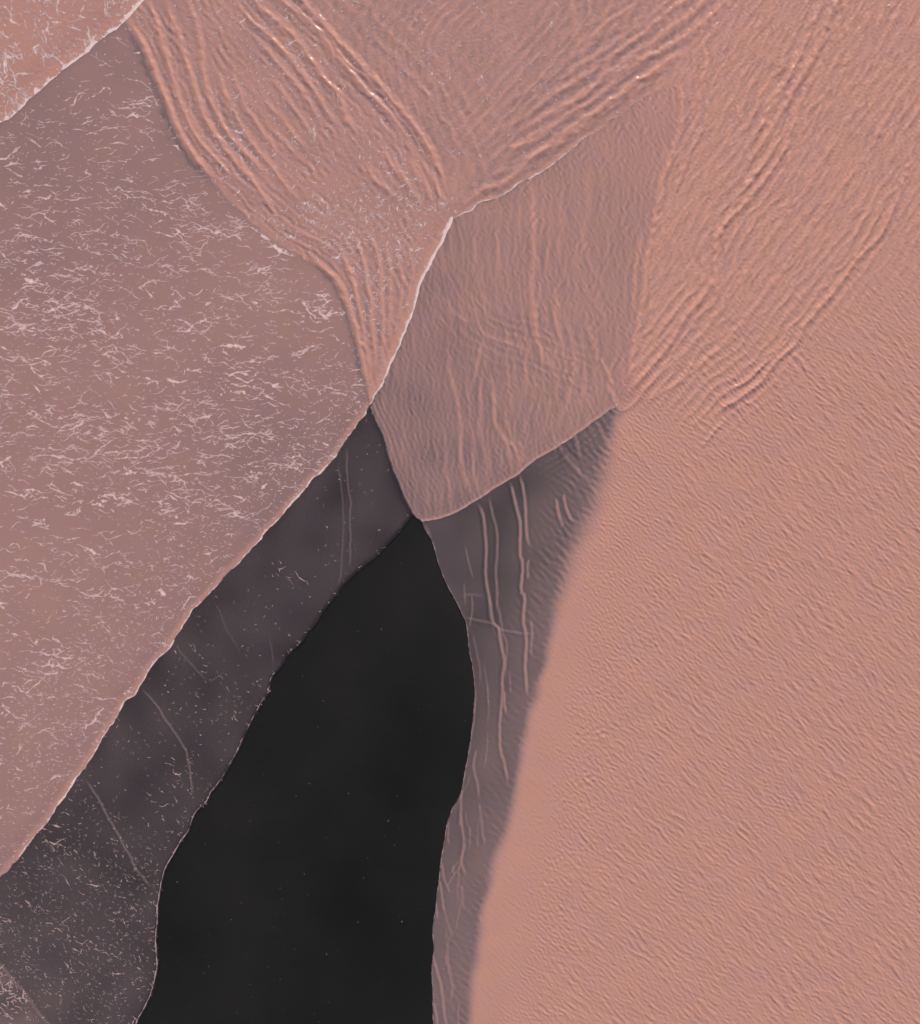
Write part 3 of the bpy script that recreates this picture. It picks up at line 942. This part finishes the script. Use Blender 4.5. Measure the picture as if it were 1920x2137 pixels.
# ---------------------------------------------------------------- waves
WAVES = {
    'T': ('wave', 'foaming pink wave in the top left corner with a thick foam lip', (120, 60)),
    'L': ('wave', 'broad flat pink wave sheet covered with long white foam streaks', (300, 800)),
    'D': ('wave', 'dark thin film of water with tiny foam dashes beside the bare black sand', (350, 1600)),
    'C': ('wave', 'lilac foamy film in the bottom left corner behind a thin brown ridge', (20, 2100)),
    'F': ('wave', 'ridged pink wave with curly foam fanning down from the top left', (650, 350)),
    'M': ('wave', 'speckled pink wave with parallel ridges above the grey central wedge', (1100, 150)),
    'W': ('wave', 'grey brown translucent wedge of water pointing down at the black sand', (1050, 720)),
    'S': ('wave', 'clear dark purple strip of shallow water with thin bright lines', (1000, 1500)),
}
ROOT = {}
for k, (nm, label, (px, py)) in WAVES.items():
    e = bpy.data.objects.new(nm, None)
    col.objects.link(e)
    e.empty_display_size = 0.5
    e.location = (float(wx(px)), float(wy(py)), 0.0)
    e['label'] = label
    e['category'] = 'wave'
    ROOT[k] = e
bpy.context.view_layer.update()



def pieces(cells):
    """connected pieces of a cell mask"""
    todo = set(zip(*[v.tolist() for v in np.nonzero(cells)]))
    out = []
    while todo:
        st = [todo.pop()]
        comp = []
        while st:
            j, i = st.pop()
            comp.append((j, i))
            for nb in ((j + 1, i), (j - 1, i), (j, i + 1), (j, i - 1)):
                if nb in todo:
                    todo.remove(nb)
                    st.append(nb)
        out.append(comp)
    return out


CREST = []
for k, code in CODES.items():
    for r_id in np.unique(ridp[(labp == code) & (ridp >= 0)]):
        for comp in pieces((labp == code) & (ridp == r_id)):
            jj_, ii_ = np.array(comp).T
            if len(comp) < 40:
                ridp[jj_, ii_] = -1
            else:
                CREST.append((k, jj_, ii_))
for k, code in CODES.items():
    cells = labp == code
    if k == 'R':
        o = surface('water', cells & (ridp < 0), None)
        o['kind'] = 'structure'
        o['label'] = 'pink silty shallow water rippled all over on the right'
        ROOT['R'] = o
    else:
        surface('water_sheet', cells & (ridp < 0), ROOT[k])

for k, jj_, ii_ in CREST:
    c = np.zeros(labp.shape, bool)
    c[jj_, ii_] = True
    surface('wave_crest', c, ROOT[k])

# ---------------------------------------------------------------- foam
FS = 1.0
FX0, FY0, FX1, FY1 = -60, -60, 1980, 2197
fx = np.arange(FX0, FX1, FS); fy = np.arange(FY0, FY1, FS)
fnx, fny = len(fx), len(fy)
flab = np.zeros((fny, fnx), np.int8)
for nm, pl in POLYS:
    fill(pl, fx, fy, flab, CODES[nm])
PNY, PNX = fft_len(fny + 30), fft_len(fnx + 30)


def up_sample(A):
    """bilinear sampling of a surface map on the foam grid"""
    u = (fx - LO) / STEP; v = (fy - LO) / STEP
    i = np.clip(u.astype(int), 0, NX - 2); j = np.clip(v.astype(int), 0, NY - 2)
    fu = (u - i)[None, :].astype(np.float32); fv = (v - j)[:, None].astype(np.float32)
    A = A.astype(np.float32)
    A0 = A[:, i] * (1 - fu) + A[:, i + 1] * fu
    return A0[j] * (1 - fv) + A0[j + 1] * fv


def aniso(lx, ly, angle, seed, oct_=0.0):
    """smooth noise with feature length lx along angle and ly across it"""
    r = np.random.default_rng(seed)
    f = np.fft.rfft2(r.standard_normal((PNY, PNX)).astype(np.float32))
    ky = np.fft.fftfreq(PNY)[:, None]; kx = np.fft.rfftfreq(PNX)[None, :]
    t = math.radians(angle)
    ka = (kx * math.cos(t) + ky * math.sin(t)) * lx
    kb = (-kx * math.sin(t) + ky * math.cos(t)) * ly
    k2 = ka * ka + kb * kb
    g = np.exp(-1.6 * k2) + oct_ * np.exp(-0.35 * k2)
    g[0, 0] = 0
    n = np.fft.irfft2(f * g, s=(PNY, PNX))[:fny, :fnx]
    return (n / n.std()).astype(np.float32)


def strands(n, width):
    """distance-like field, positive inside lines of the given half width along the zero contour of n"""
    gy_, gx_ = np.gradient(n)
    return width - np.abs(n) / (np.hypot(gx_, gy_) + 0.004)


FXX, FYY = np.meshgrid(fx.astype(np.float32), fy.astype(np.float32))


def fg(x0, y0, rx, ry):
    return np.exp(-((FXX - x0) / rx) ** 2 - ((FYY - y0) / ry) ** 2)


foam = np.full((fny, fnx), -9.0, np.float32)


def add(mask, field):
    foam[mask] = np.maximum(foam[mask], field[mask])


FL = {k: flab == v for k, v in CODES.items()}
buf = np.full((fny, fnx), -9.0, np.float32)


def flush(k):
    """keep the strands drawn for sheet k on that sheet"""
    add(FL[k], buf)
    buf.fill(-9.0)


srng = np.random.default_rng(77)


def stamp_strand(pts, rad):
    """a strand of foam: a chain of tapering capsules"""
    for (x0, y0), (x1, y1), r0, r1 in zip(pts[:-1], pts[1:], rad[:-1], rad[1:]):
        R_ = max(r0, r1) + 1.6
        i0 = int(max(0, min(x0, x1) - R_ - FX0)); i1 = int(min(fnx, max(x0, x1) + R_ - FX0 + 2))
        j0 = int(max(0, min(y0, y1) - R_ - FY0)); j1 = int(min(fny, max(y0, y1) + R_ - FY0 + 2))
        if i1 <= i0 or j1 <= j0:
            continue
        X = fx[None, i0:i1] - x0; Y = fy[j0:j1, None] - y0
        vx, vy = x1 - x0, y1 - y0
        t = np.clip((X * vx + Y * vy) / max(vx * vx + vy * vy, 1e-6), 0, 1)
        f = r0 + (r1 - r0) * t - np.hypot(X - t * vx, Y - t * vy)
        np.maximum(buf[j0:j1, i0:i1], f, out=buf[j0:j1, i0:i1])


def strand(x, y, ang, spread, length, wid, depth=0):
    step = min(4.6, max(2.6, length / 6))
    n = max(2, int(length / step))
    a = math.radians(ang + srng.normal() * spread)
    dev = 0.0
    pts = [(x, y)]
    for _ in range(n):
        dev = 0.7 * dev + srng.normal() * 0.27
        if srng.random() < 0.16:
            dev += srng.choice((-1, 1)) * 0.6
        st = step * (0.6 + 0.8 * srng.random())
        x += math.cos(a + dev) * st; y += math.sin(a + dev) * st
        pts.append((x, y))
        if depth < 1 and n > 3 and srng.random() < 0.065:
            strand(x, y, ang + srng.choice((-1, 1)) * (22 + 34 * srng.random()), 10, min(16, length * (0.2 + 0.25 * srng.random())), wid * 0.8, depth + 1)
    t = np.linspace(0, 1, len(pts))
    prof = np.sin(np.pi * (0.08 + 0.84 * t)) ** 0.7
    lump = np.clip(0.75 + 0.42 * srng.standard_normal(len(pts)), 0.35, 2.1)
    rad = wid * prof * lump
    stamp_strand(pts, np.maximum(rad, 0.42))


def scatter(k, density, clusters, per, rx, ry, ang, spread, len_med, len_sig, wid_med, top=1.0):
    """clusters of strands where density(x, y) is high, on sheet k"""
    for _ in range(clusters):
        for _try in range(60):
            x = FX0 + srng.random() * (FX1 - FX0); y = FY0 + srng.random() * (FY1 - FY0)
            if flab[int(y - FY0), int(x - FX0)] == CODES[k] and srng.random() < density(x, y) * top:
                break
        else:
            continue
        for _ in range(max(1, srng.poisson(per))):
            u, v = srng.normal() * rx, srng.normal() * ry
            ca, sa = math.cos(math.radians(ang)), math.sin(math.radians(ang))
            px, py = x + u * ca - v * sa, y + u * sa + v * ca
            if not (FX0 < px < FX1 - 1 and FY0 < py < FY1 - 1) or flab[int(py - FY0), int(px - FX0)] != CODES[k]:
                continue
            ln_ = len_med * math.exp(srng.normal() * len_sig)
            strand(px, py, ang, spread, ln_, wid_med * math.exp(srng.normal() * 0.25) * min(1.6, (ln_ / len_med) ** 0.4))
    flush(k)


def gd(x, y, x0, y0, rx, ry):
    return math.exp(-((x - x0) / rx) ** 2 - ((y - y0) / ry) ** 2)


def back(x, y):
    """0 at the sheet's front, 1 well behind it"""
    return min(1.0, max(0.0, (1270 - (0.73 * x + 0.68 * y)) / 300))


dLf = up_sample(np.minimum(DW['Lf'][0], 60)); dT = up_sample(np.minimum(DW['T1'][0], 90))
lipn = aniso(16, 16, 0, 208, 0.5)
mB = aniso(32, 13, 5, 203, 0.4)
# --- broad left sheet: long torn streaks, finer towards its front
dL = lambda x, y: (0.16 + 0.42 * gd(x, y, 130, 720, 380, 260) + 0.5 * gd(x, y, 400, 960, 230, 120) + 0.12 * gd(x, y, 150, 430, 280, 120) + 0.3 * gd(x, y, 40, 1350, 260, 320)
                   + 0.4 * gd(x, y, 520, 470, 130, 110)) * (0.10 + 0.90 * back(x, y))
scatter('L', dL, 330, 2.8, 46, 12, 3, 6, 27, 0.5, 1.05)
scatter('L', dL, 520, 3.0, 42, 15, 3, 10, 14, 0.45, 0.85)
scatter('L', lambda x, y: dL(x, y) * back(x, y), 70, 1.3, 20, 8, 5, 10, 24, 0.4, 2.0)
scatter('L', lambda x, y: 0.2 + 0.5 * dL(x, y) + 0.3 * (1 - back(x, y)), 560, 3.4, 34, 20, 4, 26, 6.0, 0.4, 0.9)
scatter('L', lambda x, y: 1.0 if 0 < back(x, y) < 0.75 else 0.15, 480, 4.4, 30, 24, 8, 45, 4.5, 0.35, 0.75)
fine = aniso(5.0, 3.0, 10, 217)
back_ = np.clip((1270 - (0.73 * FXX + 0.68 * FYY)) / 300, 0, 1)
add(FL['L'], (fine - 2.75 + 0.8 * np.clip(1 - dLf / 55, 0, 1) + 0.2 * (1 - back_)) * 1.0)
add(FL['L'], 3.0 + 0.9 * lipn + 0.9 * aniso(60, 60, 0, 222, 0.2) - dLf - 1.6 * sstep(FYY, 1000, 880))
# --- top left corner
scatter('T', lambda x, y: 1.0, 75, 4, 26, 16, 48, 30, 22, 0.5, 1.5)
scatter('T', lambda x, y: 1.0, 190, 4, 26, 16, 48, 40, 10, 0.45, 1.05)
scatter('T', lambda x, y: gd(x, y, 20, 60, 60, 50), 9, 3, 22, 14, 48, 50, 24, 0.4, 3.0)
cG = aniso(4.6, 3.2, 50, 216)
add(FL['T'], (cG - 0.75 - dT / 24) * 1.0)
add(FL['T'], 7.5 + 2.8 * lipn + 1.0 * cG - dT)
# --- ridged wave: curls
kM = aniso(40, 28, 20, 214, 0.6)
dF = lambda x, y: (0.07 + 0.9 * gd(x, y, 770, 470, 130, 80) + 0.55 * gd(x, y, 610, 480, 120, 80) + 0.55 * gd(x, y, 420, 320, 90, 60) + 0.2 * gd(x, y, 700, 250, 200, 120)
                   + 0.5 * gd(x, y, 790, 610, 70, 110) + 0.4 * gd(x, y, 890, 430, 50, 60))
scatter('F', dF, 250, 4.5, 22, 15, 20, 55, 9, 0.45, 1.0)
scatter('F', dF, 230, 5, 26, 20, 20, 70, 6, 0.4, 0.95)
scatter('F', lambda x, y: 1.0, 560, 4, 30, 30, 20, 70, 4.5, 0.3, 0.82)
scatter('M', lambda x, y: 0.1 + 0.9 * gd(x, y, 970, 10, 130, 70) + 0.3 * gd(x, y, 900, 180, 200, 160), 70, 4, 26, 20, 20, 70, 9, 0.5, 0.95)
scatter('M', lambda x, y: max(0.08, 1 - max(0, x - 900) / 500), 620, 4, 34, 34, 20, 80, 3.6, 0.3, 0.8)
# bright crest between the ridged wave and the wedge, thinning along the wedge's upper side
dWF = up_sample(np.minimum(DW['Wf2'][0], 60)); dWU = up_sample(np.minimum(DW['Wu'][0], 60)); dR1 = up_sample(np.minimum(DW['R1'][0], 60))
lipw = aniso(70, 70, 0, 219, 0.15)
add(FL['F'], 5.4 + 0.6 * lipn + 1.3 * lipw - dWF + 2.6 * fg(930, 500, 50, 60) - 1.2 * fg(800, 790, 60, 60))
add(FL['M'], 1.9 + 0.7 * lipn - np.abs(dWU - 1.8) - 2.6 * sstep(FXX, 1080, 1400))
# --- wedge, right-hand water: bubbles
wS = aniso(3.2, 3.2, 0, 220)
add(FL['W'], (wS - 2.9) * 1.2)
add(FL['W'], 1.0 + 0.35 * lipn - np.abs(up_sample(np.minimum(DW['Wf'][0], 40)) - 1.6))
fl = 0.8 * np.exp(-((FXX - np.interp(FYY, [0, 105, 176, 239, 369, 422, 520], [1546, 1508, 1491, 1470, 1421, 1403, 1376])) / 9.0) ** 2) * sstep(FYY, 520, 430)
add(FL['R'], (wS - 3.35 + 2.3 * fl) * 1.1)
add(FL['R'], strands(aniso(8, 7, -70, 221), 1.2 * fl * np.clip(kM + 0.4, 0, 1.2) - 0.15))
pr = np.exp(-((FXX - 1284) / 14) ** 2 - ((FYY - 838) / 26) ** 2)
add(FL['R'] | FL['W'], 2.4 * pr * (1 + 0.25 * lipn) - np.abs((FXX - 1262) * 0.86 - (FYY - 800) * 0.47) * 0.6 - 0.8)
# --- dark film: dashes drawn out along the flow
dD = lambda x, y: 0.035 + 0.6 * min(1, max(0, (y - 0.2 * x - 1520) / 260)) + 0.4 * gd(x, y, 130, 1900, 200, 180) + 0.35 * gd(x, y, 395, 1700, 50, 110) + 0.25 * gd(x, y, 480, 1450, 160, 160)
scatter('D', dD, 75, 3.0, 24, 14, 32, 14, 11, 0.5, 0.7)
scatter('D', dD, 430, 3.6, 34, 26, 32, 30, 4.0, 0.35, 0.55)
scatter('D', lambda x, y: 1.0, 60, 3, 30, 20, 20, 60, 4.0, 0.3, 0.68)
scatter('C', lambda x, y: 1.0, 110, 5, 26, 18, 38, 35, 13, 0.5, 1.0)
dDe = up_sample(np.minimum(DW['D'][0], 40))
dS = aniso(3.6, 2.4, 25, 232)
rimm = np.exp(-((dDe - 7) / 5.0) ** 2)
add(FL['D'], (dS - 2.9 + 1.6 * rimm * (0.35 + 0.65 * sstep(lipn, -0.6, 0.8))) * 1.2)
add(FL['D'], 1.0 + 0.35 * lipn - np.abs(dDe - 5.0) - 0.6 * sstep(FYY, 1860, 1500) - 1.0 * sstep(FYY, 1450, 1300))
add(FL['C'], (dS - 1.9) * 1.2)
dSe = up_sample(np.minimum(DW['S'][0], 40))
add(FL['S'], 0.75 + 0.35 * lipn - np.abs(dSe - 1.6))
# --- clear strip: only its rim;  bare sand: scattered bubbles
add(flab == 0, (aniso(2.6, 2.6, 0, 240) - 3.5 + 0.25 * sstep(FYY, 1500, 1900)) * 1.0)

HF = up_sample(H); FNX_ = up_sample(-gx); FNY_ = up_sample(gy)


def foam_mesh(name, mask, parent, lift=0.004, thick=(0.55, 0.3)):
    f = foam
    ins = (f > 0)
    cell = (ins[:-1, :-1] | ins[1:, :-1] | ins[:-1, 1:] | ins[1:, 1:]) & mask[:-1, :-1]
    j, i = np.nonzero(cell)
    if len(j) == 0:
        return None
    a = j * fnx + i
    q = np.stack([a + fnx, a + fnx + 1, a + 1, a], 1)
    u, inv = np.unique(q, return_inverse=True)
    jj, ii = u // fnx, u % fnx
    v = f.ravel()[u]
    jm, jp = np.clip(jj - 1, 0, fny - 1), np.clip(jj + 1, 0, fny - 1)
    im, ip = np.clip(ii - 1, 0, fnx - 1), np.clip(ii + 1, 0, fnx - 1)
    gx_ = (f[jj, ip] - f[jj, im]) * 0.5; gy_ = (f[jp, ii] - f[jm, ii]) * 0.5
    g2 = gx_ ** 2 + gy_ ** 2 + 0.05
    mv = np.where(v < 0, -v / g2, 0)
    dx, dy = gx_ * mv, gy_ * mv
    l = np.hypot(dx, dy)
    s = np.where(l > 0.85, 0.85 / np.maximum(l, 1e-6), 1.0)
    px, py = fx[ii] + dx * s, fy[jj] + dy * s
    z = HF[jj, ii] + Z0 + lift + 0.002 * np.clip(v, 0, 2.5)
    nr = np.stack([FNX_[jj, ii] * 0.6 - 0.03 * gx_, FNY_[jj, ii] * 0.6 + 0.03 * gy_, np.ones(len(u))], -1)
    nr /= np.linalg.norm(nr, axis=1)[:, None]
    o = mesh_from(name, np.stack([wx(px), wy(py), z], -1), inv.reshape(-1, 4), MAT_FOAM, nr, np.minimum(np.clip(thick[0] + thick[1] * v, 0.15, 0.92) + 0.02 * np.clip(v, 0, 4), 1.0))
    o['kind'] = 'stuff'
    if parent is not None:
        o.parent = parent
        o.matrix_parent_inverse = parent.matrix_world.inverted()
    return o


for k in ('T', 'L', 'D', 'C', 'F', 'M', 'W', 'R', 'S'):
    foam_mesh('foam', FL[k], ROOT[k], thick={'D': (0.40, 0.3), 'S': (0.26, 0.2), 'R': (0.45, 0.3), 'M': (0.65, 0.3), 'W': (0.5, 0.3), 'C': (0.6, 0.3), 'F': (0.75, 0.25)}.get(k, (0.82, 0.2)))
o = foam_mesh('foam_bubbles', flab == 0, None, -0.008)
if o:
    o['label'] = 'tiny white foam bubbles scattered over the bare black sand'
    o['category'] = 'foam bubbles'
tris = sum(len(o.data.polygons) * 2 for o in bpy.data.objects if o.type == 'MESH')
print('TRIS', tris, 'foam', sum(len(o.data.polygons) * 2 for o in bpy.data.objects if o.type == 'MESH' and o.name.startswith('foam')), 'objects', len(bpy.data.objects))
